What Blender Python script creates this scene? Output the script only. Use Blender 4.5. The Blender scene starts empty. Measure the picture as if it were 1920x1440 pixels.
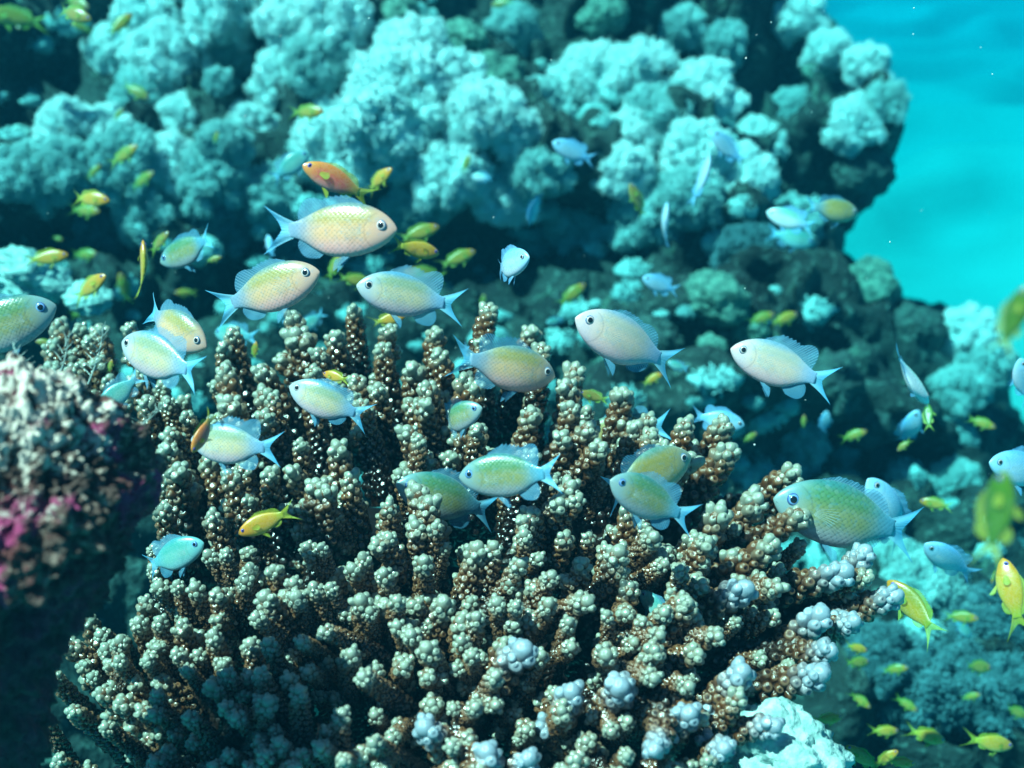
import bpy, math, random
import numpy as np
from mathutils import Vector, Matrix

S = bpy.context.scene
COL = S.collection
R = math.radians
random.seed(11)
RNG = np.random.default_rng(11)

# ---------------------------------------------------------------- camera, world, sun, exposure
PITCH = 22.0
CAM = np.array((0.0, 0.0, 1.70))
FPX = 960 / math.tan(R(22.5))
cd = bpy.data.cameras.new('camera')
cam = bpy.data.objects.new('camera', cd); COL.objects.link(cam)
cam.location = CAM; cam.rotation_euler = (R(90 - PITCH), 0, 0)
cd.sensor_width = 36; cd.lens = 18 / math.tan(R(22.5))
cd.clip_start = 0.01; cd.clip_end = 200
cd.dof.use_dof = True; cd.dof.focus_distance = 0.82; cd.dof.aperture_fstop = 6.3
S.camera = cam
CR = np.array((1.0, 0, 0)); CF = np.array((0, math.cos(R(PITCH)), -math.sin(R(PITCH))))
CU = np.array((0, math.sin(R(PITCH)), math.cos(R(PITCH))))

SUN_DIR = Vector((-0.45, -0.22, 0.86)).normalized()      # towards the sun
w = bpy.data.worlds.new('World'); S.world = w; w.use_nodes = True
nt = w.node_tree; bg = nt.nodes['Background']
sky = nt.nodes.new('ShaderNodeTexSky'); sky.sky_type = 'NISHITA'; sky.sun_disc = False; sky.air_density = 0.6; sky.dust_density = 0.3
sky.sun_elevation = math.asin(SUN_DIR.z); sky.sun_rotation = math.atan2(SUN_DIR.x, SUN_DIR.y)
nt.links.new(sky.outputs[0], bg.inputs[0]); bg.inputs[1].default_value = 0.05
sd = bpy.data.lights.new('sun', 'SUN'); sd.energy = 5.0; sd.angle = R(0.5); sd.color = (1.0, 0.81, 0.70)
so = bpy.data.objects.new('sun', sd); COL.objects.link(so)
so.rotation_euler = SUN_DIR.to_track_quat('Z', 'Y').to_euler(); so.location = (0, 0, 5)
S.view_settings.view_transform = 'Standard'; S.view_settings.look = 'None'
S.view_settings.exposure = 1.55; S.view_settings.gamma = 1
S.render.engine = 'CYCLES'
S.cycles.max_bounces = 6; S.cycles.transparent_max_bounces = 12; S.cycles.volume_bounces = 1

def at(u, v, d):
    """point seen at photo pixel (u, v), d metres in front of the lens"""
    return CAM + d * (CF + (u - 960) / FPX * CR - (v - 720) / FPX * CU)

# ---------------------------------------------------------------- mesh and noise helpers
def vnoise(P, seed=0):
    P = np.asarray(P, float); I = np.floor(P).astype(np.int64); F = P - I
    F = F * F * (3 - 2 * F)
    def h(ix, iy, iz):
        n = (ix * 374761393 + iy * 668265263 + iz * 2147483647 + seed * 974634777) & 0xffffffff
        n = ((n ^ (n >> 13)) * 1274126177) & 0xffffffff
        n = ((n ^ (n >> 16)) * 2246822519) & 0xffffffff
        return ((n ^ (n >> 15)) & 0xffff) / 65535.0
    out = 0
    for dx in (0, 1):
        for dy in (0, 1):
            for dz in (0, 1):
                wgt = (F[:, 0] if dx else 1 - F[:, 0]) * (F[:, 1] if dy else 1 - F[:, 1]) * (F[:, 2] if dz else 1 - F[:, 2])
                out = out + wgt * h(I[:, 0] + dx, I[:, 1] + dy, I[:, 2] + dz)
    return out * 2 - 1

def fbm(P, octaves=4, seed=0, gain=0.5):
    P = np.asarray(P, float); a = 1.0; s = 0; f = 1.0
    for k in range(octaves):
        s = s + a * vnoise(P * f + 17.3 * k, seed + k); a *= gain; f *= 2.03
    return s

class MB:
    """collects vertices, faces and a colour attribute; build() links ONE mesh object"""
    def __init__(self): self.v = []; self.f = []; self.c = []; self.uv = []; self.n = 0
    def add(self, V, F, C=None, UV=None):
        V = np.asarray(V, float)
        self.v.append(V); self.f += [tuple(int(i) + self.n for i in f) for f in F]
        self.c.append(np.asarray(C, float) if C is not None else np.zeros((len(V), 4)))
        self.uv.append(np.asarray(UV, float) if UV is not None else np.zeros((len(V), 2)))
        self.n += len(V)
    def mesh(self, name, mat, smooth=True):
        V = np.concatenate(self.v); me = bpy.data.meshes.new(name)
        me.from_pydata(V.tolist(), [], self.f); 
        if smooth: me.polygons.foreach_set('use_smooth', np.ones(len(me.polygons), bool))
        C = np.concatenate(self.c)
        a = me.color_attributes.new('tone', 'FLOAT_COLOR', 'POINT'); a.data.foreach_set('color', C.astype(np.float32).ravel())
        UV = np.concatenate(self.uv); ul = me.uv_layers.new(name='UVMap')
        li = np.empty(len(me.loops), np.int32); me.loops.foreach_get('vertex_index', li)
        ul.data.foreach_set('uv', UV[li].astype(np.float32).ravel())
        if mat: me.materials.append(mat)
        me.update(); return me
    def build(self, name, mat, parent=None, smooth=True):
        return link(name, self.mesh(name, mat, smooth), parent)

def link(name, me, parent=None):
    o = bpy.data.objects.new(name, me); COL.objects.link(o)
    if parent is not None: o.parent = parent
    return o

def tag(o, label=None, cat=None, group=None, kind=None):
    if label: o['label'] = label
    if cat: o['category'] = cat
    if group: o['group'] = group
    if kind: o['kind'] = kind
    return o

def empty(name, loc):
    o = bpy.data.objects.new(name, None); COL.objects.link(o); o.location = loc; o.empty_display_size = 0.02
    return o

def grid_faces(nu, nv, wrap_u=False):
    F = []
    for j in range(nv - 1):
        for i in range(nu if wrap_u else nu - 1):
            a = j * nu + i; b = j * nu + (i + 1) % nu
            F.append((a, b, b + nu, a + nu))
    return F

def sphere(nu, nv):
    """unit sphere points (ring by ring, poles as single points) and faces"""
    V = [(0, 0, -1)]
    for j in range(1, nv):
        t = -math.pi / 2 + math.pi * j / nv
        for i in range(nu):
            p = 2 * math.pi * (i + 0.5 * (j % 2)) / nu
            V.append((math.cos(t) * math.cos(p), math.cos(t) * math.sin(p), math.sin(t)))
    V.append((0, 0, 1)); n = len(V) - 1; F = []
    for i in range(nu): F.append((0, 1 + (i + 1) % nu, 1 + i))
    for j in range(nv - 2):
        for i in range(nu):
            a = 1 + j * nu + i; b = 1 + j * nu + (i + 1) % nu
            F.append((a, b, b + nu, a + nu))
    for i in range(nu): F.append((n, 1 + (nv - 2) * nu + i, 1 + (nv - 2) * nu + (i + 1) % nu))
    return np.array(V), F

def frame_from(d):
    d = np.asarray(d, float); d = d / np.linalg.norm(d)
    a = np.array((0, 0, 1.0)) if abs(d[2]) < 0.9 else np.array((1.0, 0, 0))
    x = np.cross(a, d); x /= np.linalg.norm(x); y = np.cross(d, x)
    return np.stack([x, y, d], 1)

# ---------------------------------------------------------------- node helpers
class NT:
    def __init__(self, name):
        self.m = bpy.data.materials.new(name); self.m.use_nodes = True; self.t = self.m.node_tree
        self.b = self.t.nodes['Principled BSDF']; self.out = self.t.nodes['Material Output']
    def n(self, kind, **kw):
        x = self.t.nodes.new('ShaderNode' + kind)
        for k, v in kw.items(): setattr(x, k, v)
        return x
    def l(self, a, b): self.t.links.new(a, b)
    def put(self, sock, val):
        if hasattr(val, 'links'): self.l(val, sock)
        else: sock.default_value = val
    def math(self, op, a, b=0.0, c=0.0, clamp=False):
        x = self.n('Math', operation=op, use_clamp=clamp)
        for s, v in zip(x.inputs, (a, b, c)): self.put(s, v)
        return x.outputs[0]
    def step(self, x, lo, hi):
        r = self.n('MapRange', interpolation_type='SMOOTHSTEP')
        self.put(r.inputs[0], x); r.inputs[1].default_value = lo; r.inputs[2].default_value = hi
        return r.outputs[0]
    def mix(self, f, a, b, mode='MIX'):
        x = self.n('Mix', data_type='RGBA', blend_type=mode)
        self.put(x.inputs[0], f)
        for s, v in ((x.inputs[6], a), (x.inputs[7], b)):
            self.put(s, v if hasattr(v, 'links') else (*v, 1) if len(v) == 3 else v)
        return x.outputs[2]
    def noise(self, scale, detail=4, rough=0.55, vec=None, dim='3D'):
        x = self.n('TexNoise', noise_dimensions=dim); x.inputs['Scale'].default_value = scale
        x.inputs['Detail'].default_value = detail; x.inputs['Roughness'].default_value = rough
        if vec is not None: self.l(vec, x.inputs['Vector'])
        return x.outputs['Fac']
    def bump(self, h, strength, dist):
        x = self.n('Bump'); x.inputs['Strength'].default_value = strength; x.inputs['Distance'].default_value = dist
        self.l(h, x.inputs['Height']); self.l(x.outputs[0], self.b.inputs['Normal']); return x
    def obj(self): return self.n('TexCoord').outputs['Object']
    def pos(self): return self.n('NewGeometry').outputs['Position']
    def uv(self):
        x = self.n('SeparateXYZ'); self.l(self.n('TexCoord').outputs['UV'], x.inputs[0]); return x.outputs[0], x.outputs[1]
    def attr(self):
        a = self.n('Attribute', attribute_name='tone'); x = self.n('SeparateColor'); self.l(a.outputs['Color'], x.inputs[0])
        return x.outputs[0], x.outputs[1], x.outputs[2]
    def set(self, **kw):
        for k, v in kw.items():
            s = self.b.inputs[k.replace('_', ' ')]
            if isinstance(v, tuple) and len(v) == 3: v = (*v, 1)
            self.put(s, v)

# ---------------------------------------------------------------- materials of the setting
def mat_sand():
    N = NT('sand'); p = N.pos(); n = N.noise(1.1, 4, 0.6, p); n2 = N.noise(60, 2, 0.5, p)
    c = N.mix(n, (0.20, 0.20, 0.19), (0.42, 0.41, 0.39)); c = N.mix(N.math('MULTIPLY', n2, 0.35), c, (0.3, 0.29, 0.25))
    N.set(Base_Color=c, Roughness=0.95); N.bump(n2, 0.4, 0.01); return N.m

def mat_reef():
    N = NT('reef_rock'); p = N.pos()
    a = N.noise(5.0, 5, 0.62, p); b = N.noise(21, 4, 0.6, p); c = N.noise(75, 3, 0.6, p)
    col = N.mix(N.step(a, 0.4, 0.62), (0.007, 0.010, 0.011), (0.022, 0.036, 0.034))
    col = N.mix(N.step(b, 0.56, 0.74), col, (0.07, 0.13, 0.10))
    col = N.mix(N.math('MULTIPLY', N.step(c, 0.55, 0.72), 0.5), col, (0.20, 0.30, 0.27))
    N.set(Base_Color=col, Roughness=0.92); N.bump(N.math('ADD', b, c), 0.8, 0.02); return N.m

def mat_soft(name, lo, hi, warm=0.0):
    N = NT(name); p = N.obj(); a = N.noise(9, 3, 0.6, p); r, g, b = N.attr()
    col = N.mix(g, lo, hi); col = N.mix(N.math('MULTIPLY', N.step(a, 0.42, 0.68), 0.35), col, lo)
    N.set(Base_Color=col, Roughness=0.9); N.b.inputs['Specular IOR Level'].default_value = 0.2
    n = N.noise(70, 3, 0.6, p); N.bump(n, 0.5, 0.01); return N.m

def mat_boulder(name, lo, hi):
    N = NT(name); p = N.obj(); a = N.noise(3.2, 5, 0.65, p); b = N.noise(14, 4, 0.6, p)
    col = N.mix(N.step(a, 0.38, 0.66), lo, hi); col = N.mix(N.math('MULTIPLY', N.step(b, 0.5, 0.7), 0.6), col, lo)
    N.set(Base_Color=col, Roughness=0.85); N.bump(b, 0.35, 0.03); return N.m

def mat_crust():
    N = NT('encrusted_rock'); p = N.pos()
    a = N.noise(30, 5, 0.65, p); b = N.noise(47, 4, 0.6, p); c = N.noise(150, 4, 0.65, p); d = N.noise(20, 3, 0.6, p)
    r, g, bb = N.attr()
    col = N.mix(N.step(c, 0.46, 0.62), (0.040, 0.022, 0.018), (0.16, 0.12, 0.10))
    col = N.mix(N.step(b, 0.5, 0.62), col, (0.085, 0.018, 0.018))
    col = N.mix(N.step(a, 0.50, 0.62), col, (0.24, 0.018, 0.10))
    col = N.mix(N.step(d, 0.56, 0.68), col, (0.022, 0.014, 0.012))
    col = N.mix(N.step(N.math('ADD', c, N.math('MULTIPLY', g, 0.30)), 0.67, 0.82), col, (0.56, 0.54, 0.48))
    col = N.mix(r, N.mix(N.step(b, 0.4, 0.65), (0.022, 0.005, 0.008), (0.105, 0.016, 0.036)), col)  # lower rock: dark maroon with underside shade put into the colour
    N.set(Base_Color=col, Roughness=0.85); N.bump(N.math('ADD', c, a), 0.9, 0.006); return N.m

def mat_base():
    N = NT('coral_base'); p = N.pos(); a = N.noise(28, 4, 0.6, p)
    col = N.mix(a, (0.004, 0.0018, 0.002), (0.014, 0.006, 0.0065)); N.set(Base_Color=col, Roughness=0.95); N.b.inputs['Specular IOR Level'].default_value = 0.1; N.bump(a, 0.8, 0.01); return N.m

def mat_branch(name, white):
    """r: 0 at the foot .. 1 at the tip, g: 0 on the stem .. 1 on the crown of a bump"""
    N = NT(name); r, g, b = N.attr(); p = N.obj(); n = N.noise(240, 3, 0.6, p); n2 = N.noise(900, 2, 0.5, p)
    stem = N.mix(N.step(r, 0.5, 1.0), (0.006, 0.002, 0.001), (0.060, 0.018, 0.007))  # stems and bumps darken footwards: dead brown growth plus painted-in shade between branches
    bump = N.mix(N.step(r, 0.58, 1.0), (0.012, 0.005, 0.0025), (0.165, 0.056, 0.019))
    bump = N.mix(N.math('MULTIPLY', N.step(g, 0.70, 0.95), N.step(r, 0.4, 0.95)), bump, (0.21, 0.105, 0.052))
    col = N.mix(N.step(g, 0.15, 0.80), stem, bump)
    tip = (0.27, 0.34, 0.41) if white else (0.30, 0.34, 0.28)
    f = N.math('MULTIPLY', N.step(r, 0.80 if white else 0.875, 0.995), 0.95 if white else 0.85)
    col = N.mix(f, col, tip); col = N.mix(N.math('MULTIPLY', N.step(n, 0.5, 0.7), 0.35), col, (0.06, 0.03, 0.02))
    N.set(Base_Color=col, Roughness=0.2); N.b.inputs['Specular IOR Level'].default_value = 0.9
    N.bump(N.math('ADD', n, N.math('MULTIPLY', n2, 0.5)), 0.25, 0.0015); return N.m

# ---------------------------------------------------------------- fish materials
def mat_scaly(name, top, back, mid, belly, head, tail, scale=36, dark=0.55, spec=0.6):
    N = NT(name); u, v = N.uv()
    c = N.mix(N.step(v, 0.34, 0.47), belly, mid); c = N.mix(N.step(v, 0.49, 0.60), c, back); c = N.mix(N.step(v, 0.61, 0.69), c, top)
    c = N.mix(N.math('MULTIPLY', N.step(u, 0.25, 0.10), 0.85), c, head) if False else N.mix(N.math('MULTIPLY', N.math('SUBTRACT', 1.0, N.step(u, 0.08, 0.27)), 0.6), c, head)
    c = N.mix(N.math('MULTIPLY', N.step(u, 0.55, 0.80), 0.9), c, tail)
    mp = N.n('Mapping'); mp.inputs['Rotation'].default_value = (0, 0, R(45)); mp.inputs['Scale'].default_value = (scale, scale * 1.05, scale)
    N.l(N.n('TexCoord').outputs['UV'], mp.inputs[0])
    vo = N.n('TexVoronoi', voronoi_dimensions='2D'); vo.inputs['Scale'].default_value = 1; vo.inputs['Randomness'].default_value = 0.12
    N.l(mp.outputs[0], vo.inputs['Vector'])
    edge = N.step(vo.outputs['Distance'], 0.38, 0.66)
    sr = N.n('SeparateColor'); N.l(vo.outputs['Color'], sr.inputs[0])
    body = N.math('MULTIPLY', N.step(u, 0.18, 0.26), N.math('SUBTRACT', 1.0, N.step(u, 0.70, 0.85)))
    ef = N.math('MULTIPLY', N.math('MULTIPLY', edge, body), dark)
    c = N.mix(ef, c, N.mix(1.0, c, (0.42, 0.55, 0.58), 'MULTIPLY'))
    c = N.mix(N.math('MULTIPLY', body, N.math('MULTIPLY', N.step(sr.outputs[0], 0.45, 1.0), 0.12)), c, N.mix(0.5, c, (0.95, 0.90, 0.92)))
    # gill cover line and the small dark mark at the pectoral base
    du = N.math('SUBTRACT', u, 0.085); dv = N.math('SUBTRACT', v, 0.485)
    rad = N.math('SQRT', N.math('ADD', N.math('MULTIPLY', du, du), N.math('MULTIPLY', dv, dv)))
    ring = N.math('MULTIPLY', N.math('SUBTRACT', 1.0, N.step(N.math('ABSOLUTE', N.math('SUBTRACT', rad, 0.145)), 0.0, 0.011)), N.step(u, 0.12, 0.17))
    c = N.mix(N.math('MULTIPLY', ring, 0.3), c, N.mix(1.0, c, (0.35, 0.32, 0.38), 'MULTIPLY'))
    n = N.noise(22, 3, 0.6, N.n('TexCoord').outputs['UV'], '2D'); c = N.mix(N.math('MULTIPLY', N.step(n, 0.5, 0.75), 0.25), c, tail)
    c = N.mix(1.0, c, (0.78, 0.80, 0.82), 'MULTIPLY')
    N.set(Base_Color=c, Roughness=N.math('SUBTRACT', 0.40, N.math('MULTIPLY', sr.outputs[1], 0.16))); N.b.inputs['Specular IOR Level'].default_value = spec
    N.b.inputs['Sheen Weight'].default_value = 0.12
    N.bump(N.math('SUBTRACT', 1.0, N.math('MULTIPLY', edge, body)), 0.11, 0.006); return N.m

def mat_fin(name, base, tip, clear=0.35):
    N = NT(name); u, v = N.uv()
    wv = N.math('ABSOLUTE', N.math('SINE', N.math('MULTIPLY', u, 3.14159)))
    ray = N.math('SUBTRACT', 1.0, N.step(wv, 0.0, 0.55))
    c = N.mix(v, base, tip); c = N.mix(N.math('MULTIPLY', ray, 0.55), c, N.mix(1.0, c, (0.45, 0.5, 0.5), 'MULTIPLY'))
    N.set(Base_Color=c, Roughness=0.5)
    al = N.math('ADD', 1.0 - clear, N.math('MULTIPLY', ray, clear * 0.9), clamp=True); al = N.math('SUBTRACT', al, N.math('MULTIPLY', v, clear * 0.4), clamp=True)
    N.set(Alpha=al)
    N.b.inputs['Subsurface Weight'].default_value = 0
    N.bump(ray, 0.4, 0.003); return N.m

def mat_plain(name, col, rough=0.3, spec=0.5):
    N = NT(name); n = N.noise(40, 3, 0.5, N.obj()); c = N.mix(N.math('MULTIPLY', n, 0.3), col, tuple(x * 0.6 for x in col))
    N.set(Base_Color=c, Roughness=rough); N.b.inputs['Specular IOR Level'].default_value = spec; return N.m

def mat_eye(name, iris, rim):
    N = NT(name); u, v = N.uv()      # u: 0 at the eye's middle .. 1 at its edge
    c = N.mix(N.step(u, 0.70, 0.88), iris, rim); N.set(Base_Color=c, Roughness=0.15); return N.m

# ---------------------------------------------------------------- fish
LERP = lambda x, X, Y: np.interp(x, X, Y)
DAMSEL = dict(
    x=[0, .012, .035, .07, .12, .19, .27, .36, .45, .54, .62, .69, .75, .80, .84],
    up=[.006, .030, .058, .090, .122, .154, .176, .186, .181, .161, .130, .097, .069, .053, .047],
    lo=[.006, .026, .052, .084, .116, .148, .171, .184, .185, .170, .135, .094, .064, .050, .044],
    wd=[.004, .014, .027, .040, .054, .067, .074, .075, .069, .058, .044, .031, .021, .012, .002],
    eye=(.108, .026, .040), tail=(.755, 1.04, .185, .895), dorsal=(.26, .745, .095, .125), anal=(.55, .745, .105),
    pelv=(.345, .17), pect=(.25, -.015, .15))
ANTHIAS = dict(
    x=[0, .012, .035, .07, .12, .19, .27, .36, .45, .54, .62, .68, .73, .77, .80],
    up=[.006, .026, .048, .074, .094, .122, .138, .142, .134, .116, .092, .070, .054, .046, .048],
    lo=[.006, .024, .044, .066, .084, .112, .130, .137, .132, .114, .086, .064, .048, .042, .044],
    wd=[.004, .013, .024, .036, .048, .058, .062, .061, .055, .046, .035, .025, .018, .010, .002],
    eye=(.085, .028, .030), tail=(.73, 1.10, .20, .87), dorsal=(.24, .74, .085, .085), anal=(.55, .72, .085),
    pelv=(.32, .17), pect=(.235, -.01, .13))

def warp(V, bend, vb=0.0):
    """swing the tail sideways; local x: +0.5 nose .. -0.5 tail"""
    V = np.array(V, float); s = np.clip((0.5 - V[:, 0] - 0.30) / 0.70, 0, None)
    V[:, 1] += bend * s ** 2; V[:, 0] += abs(bend) * 0.35 * s ** 2; V[:, 2] += vb * s ** 2
    return V

def fin_sheet(mb, B, O, bend, nv=5, mid=None, rays=0):
    """rays run from base points B to outer points O; both (n,3) with x measured from the nose"""
    n = len(B); V = []; UV = []
    for j in range(nv):
        t = j / (nv - 1)
        P = B * (1 - t) + O * t
        if mid is not None: P = P + mid * (4 * t * (1 - t))
        V.append(P); UV += [(i * (rays or 1), t) for i in range(n)]
    V = np.concatenate(V); V[:, 0] = 0.5 - V[:, 0]
    mb.add(warp(V, bend), grid_faces(n, nv), None, UV)

def fish_meshes(sp, key, bend, mats, fold):
    p = dict(DAMSEL if sp == 'd' else ANTHIAS); kz = 1.09 if sp == 'd' else 1.16
    for q in ('up', 'lo'): p[q] = [z * kz for z in p[q]]
    out = []
    # body: one continuous lofted surface
    ns, na = 44, 28; xs = np.concatenate([np.linspace(0, 1, ns) ** 1.35 * p['x'][-1]])
    V = []; UV = []
    for x in xs:
        up, lo, wd = (LERP(x, p['x'], p[k]) for k in ('up', 'lo', 'wd'))
        for i in range(na):
            a = 2 * math.pi * i / na; c, s = math.cos(a), math.sin(a)
            z = (up if s > 0 else lo) * math.copysign(abs(s) ** 0.92, s)
            y = wd * math.copysign(abs(c) ** 0.85, c)
            # opercle edge: a small step behind the gill cover
            rr = math.hypot(x - 0.085, z + 0.015)
            if 0.14 < rr < 0.165 and x > 0.12: y *= 0.965
            V.append((0.5 - x, y, z)); UV.append((x, z + 0.5))
    # smooth loft a little along x
    V = np.array(V).reshape(ns, na, 3)
    for _ in range(2): V[1:-1] = 0.25 * V[:-2] + 0.5 * V[1:-1] + 0.25 * V[2:]
    V = V.reshape(-1, 3); mb = MB()
    F = grid_faces(na, ns, True); F = [f[::-1] for f in F]
    F.append(tuple(range(na))); F.append(tuple(reversed(range((ns - 1) * na, ns * na))))
    mb.add(warp(V, bend), F, None, UV); out.append(('body', mb.mesh('body', mats['body']), None))
    # tail fin with two swept lobes
    x0, x1, hz, xm = p['tail']; n = 19; B = []; O = []
    for i in range(n):
        s = -1 + 2 * i / (n - 1); e = abs(s)
        B.append((x0 + 0.02 * (1 - e), 0, s * 0.046))
        O.append((xm + (x1 - xm) * e ** 1.1, 0.012 * math.sin(s * 5), math.copysign(hz * e ** 0.85, s)))
    mid = np.array([(0, 0, -0.012 * math.copysign(1, -1 + 2 * i / (n - 1)) * abs(-1 + 2 * i / (n - 1))) for i in range(n)])
    mb = MB(); fin_sheet(mb, np.array(B), np.array(O), bend, 6, mid); out.append(('tail_fin', mb.mesh('tail_fin', mats['tail']), None))
    # dorsal fin: spiny front, higher soft lobe behind
    xa, xb, h1, h2 = p['dorsal']; n = 25; B = []; O = []
    for i in range(n):
        t = i / (n - 1); x = xa + (xb - xa) * t; zb = LERP(x, p['x'], p['up']) - 0.010
        h = h1 * min(1, 0.25 + t * 5) * (1 - 0.25 * t) if t < 0.62 else h2 * math.sin(math.pi * (0.30 + 0.70 * (t - 0.62) / 0.38)) ** 0.8 + 0.004
        if t < 0.62 and i % 2: h *= 0.80
        h *= fold; B.append((x, 0, zb)); O.append((x + h * 0.75 + 0.02 * t, 0.004 * math.sin(i * 1.3), zb + h * 0.85 + 0.006))
    mb = MB(); fin_sheet(mb, np.array(B), np.array(O), bend, 4); out.append(('dorsal_fin', mb.mesh('dorsal_fin', mats['fin']), None))
    # anal fin
    xa, xb, h = p['anal']; n = 13; B = []; O = []
    for i in range(n):
        t = i / (n - 1); x = xa + (xb - xa) * t; zb = -LERP(x, p['x'], p['lo']) + 0.010
        hh = h * (math.sin(math.pi * min(1, 0.12 + 0.88 * t)) ** 0.6) * fold + 0.004
        B.append((x, 0, zb)); O.append((x + hh * 0.85, 0.004 * math.sin(i), zb - hh * 0.75))
    mb = MB(); fin_sheet(mb, np.array(B), np.array(O), bend, 4); out.append(('anal_fin', mb.mesh('anal_fin', mats['fin']), None))
    # paired fins
    for sgn in (-1, 1):
        x, L = p['pelv']; zb = -LERP(x, p['x'], p['lo']) + 0.008; n = 7; B = []; O = []
        for i in range(n):
            t = i / (n - 1); a = R(-22 - 22 * (1 - t)); l = L * (1 - 0.55 * t)
            B.append((x + 0.035 * t, sgn * 0.016, zb)); O.append((x + 0.035 * t + l * math.cos(a), sgn * (0.016 + 0.03), zb + l * math.sin(a)))
        mb = MB(); fin_sheet(mb, np.array(B), np.array(O), bend, 4); out.append(('pelvic_fin', mb.mesh('pelvic_fin', mats['fin']), None))
        x, zb, L = p['pect']; n = 9; B = []; O = []; wd = LERP(x, p['x'], p['wd'])
        for i in range(n):
            t = i / (n - 1); a = R(24 - 62 * t); l = L * (0.55 + 0.45 * math.sin(math.pi * (0.15 + 0.7 * t)))
            B.append((x, sgn * (wd * 0.97), zb + 0.022 - 0.044 * t)); O.append((x + l * math.cos(a), sgn * (wd + 0.035), zb + 0.01 + l * math.sin(a)))
        mb = MB(); fin_sheet(mb, np.array(B), np.array(O), bend, 4); out.append(('pectoral_fin', mb.mesh('pectoral_fin', mats['clear']), None))
    # eyes, each with its pupil
    ex, ez, er = p['eye']; SV, SF = sphere(20, 12)
    for sgn in (-1, 1):
        up, wd = LERP(ex, p['x'], p['up']), LERP(ex, p['x'], p['wd'])
        ysurf = wd * (1 - (ez / up) ** 2) ** 0.45
        E = SV[:, [0, 2, 1]] * np.array((er, er * 0.42, er)); E[:, 1] *= sgn
        F = SF if sgn < 0 else [f[::-1] for f in SF]
        pos = np.array((0.5 - ex, sgn * (ysurf - er * 0.10), ez)); rad = np.hypot(E[:, 0], E[:, 2]) / er
        mb = MB(); mb.add(E + pos, F, None, np.stack([rad, rad], 1)); out.append(('eye', mb.mesh('eye', mats['eye']), None))
        P = SV[:, [0, 2, 1]] * np.array((er * .62, er * 0.30, er * .62)); P[:, 1] *= sgn
        mb = MB(); mb.add(P + pos + np.array((0.001, sgn * er * 0.22, 0)), F); out.append(('pupil', mb.mesh('pupil', mats['pupil']), 'eye'))
    # mouth: a short dark slit at the lips
    n = 7; V = []; 
    for i in range(n):
        t = -1 + 2 * i / (n - 1); x = 0.002 + 0.026 * abs(t) ** 1.4; y = t * LERP(x, p['x'], p['wd']) * 1.12; z = -0.006 - 0.010 * abs(t)
        for dz in (-0.0028, 0.0028): V.append((0.5 - x + 0.003, y, z + dz * (1.1 - abs(t))))
    mb = MB(); mb.add(np.array(V), [(2 * i, 2 * i + 2, 2 * i + 3, 2 * i + 1) for i in range(n - 1)]); out.append(('mouth', mb.mesh('mouth', mats['pupil']), None))
    return out

M_PUPIL = mat_plain('pupil', (0.008, 0.010, 0.016), 0.08, 0.8)
EYE_D = mat_eye('silver_eye', (0.58, 0.46, 0.46), (0.08, 0.16, 0.28)); EYE_B = mat_eye('blue_eye', (0.16, 0.32, 0.60), (0.05, 0.10, 0.28))
EYE_A = mat_eye('violet_eye', (0.12, 0.08, 0.55), (0.10, 0.08, 0.35))
FIN_B = mat_fin('blue_fin', (0.12, 0.30, 0.42), (0.08, 0.30, 0.50), 0.42); FIN_P = mat_fin('pale_blue_fin', (0.20, 0.46, 0.68), (0.12, 0.38, 0.70), 0.35)
FIN_C = mat_fin('clear_fin', (0.55, 0.66, 0.70), (0.40, 0.60, 0.70), 0.85)
TAIL_B = mat_fin('blue_tail', (0.26, 0.52, 0.62), (0.08, 0.42, 0.72), 0.25)
FIN_Y = mat_fin('yellow_fin', (0.42, 0.34, 0.02), (0.32, 0.40, 0.03), 0.35); FIN_G = mat_fin('green_yellow_fin', (0.20, 0.30, 0.03), (0.18, 0.34, 0.04), 0.3)
def dset(body, eye=EYE_D, fin=FIN_B, tail=TAIL_B, clear=FIN_C): return dict(body=body, eye=eye, fin=fin, tail=tail, clear=clear, pupil=M_PUPIL)
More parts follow.
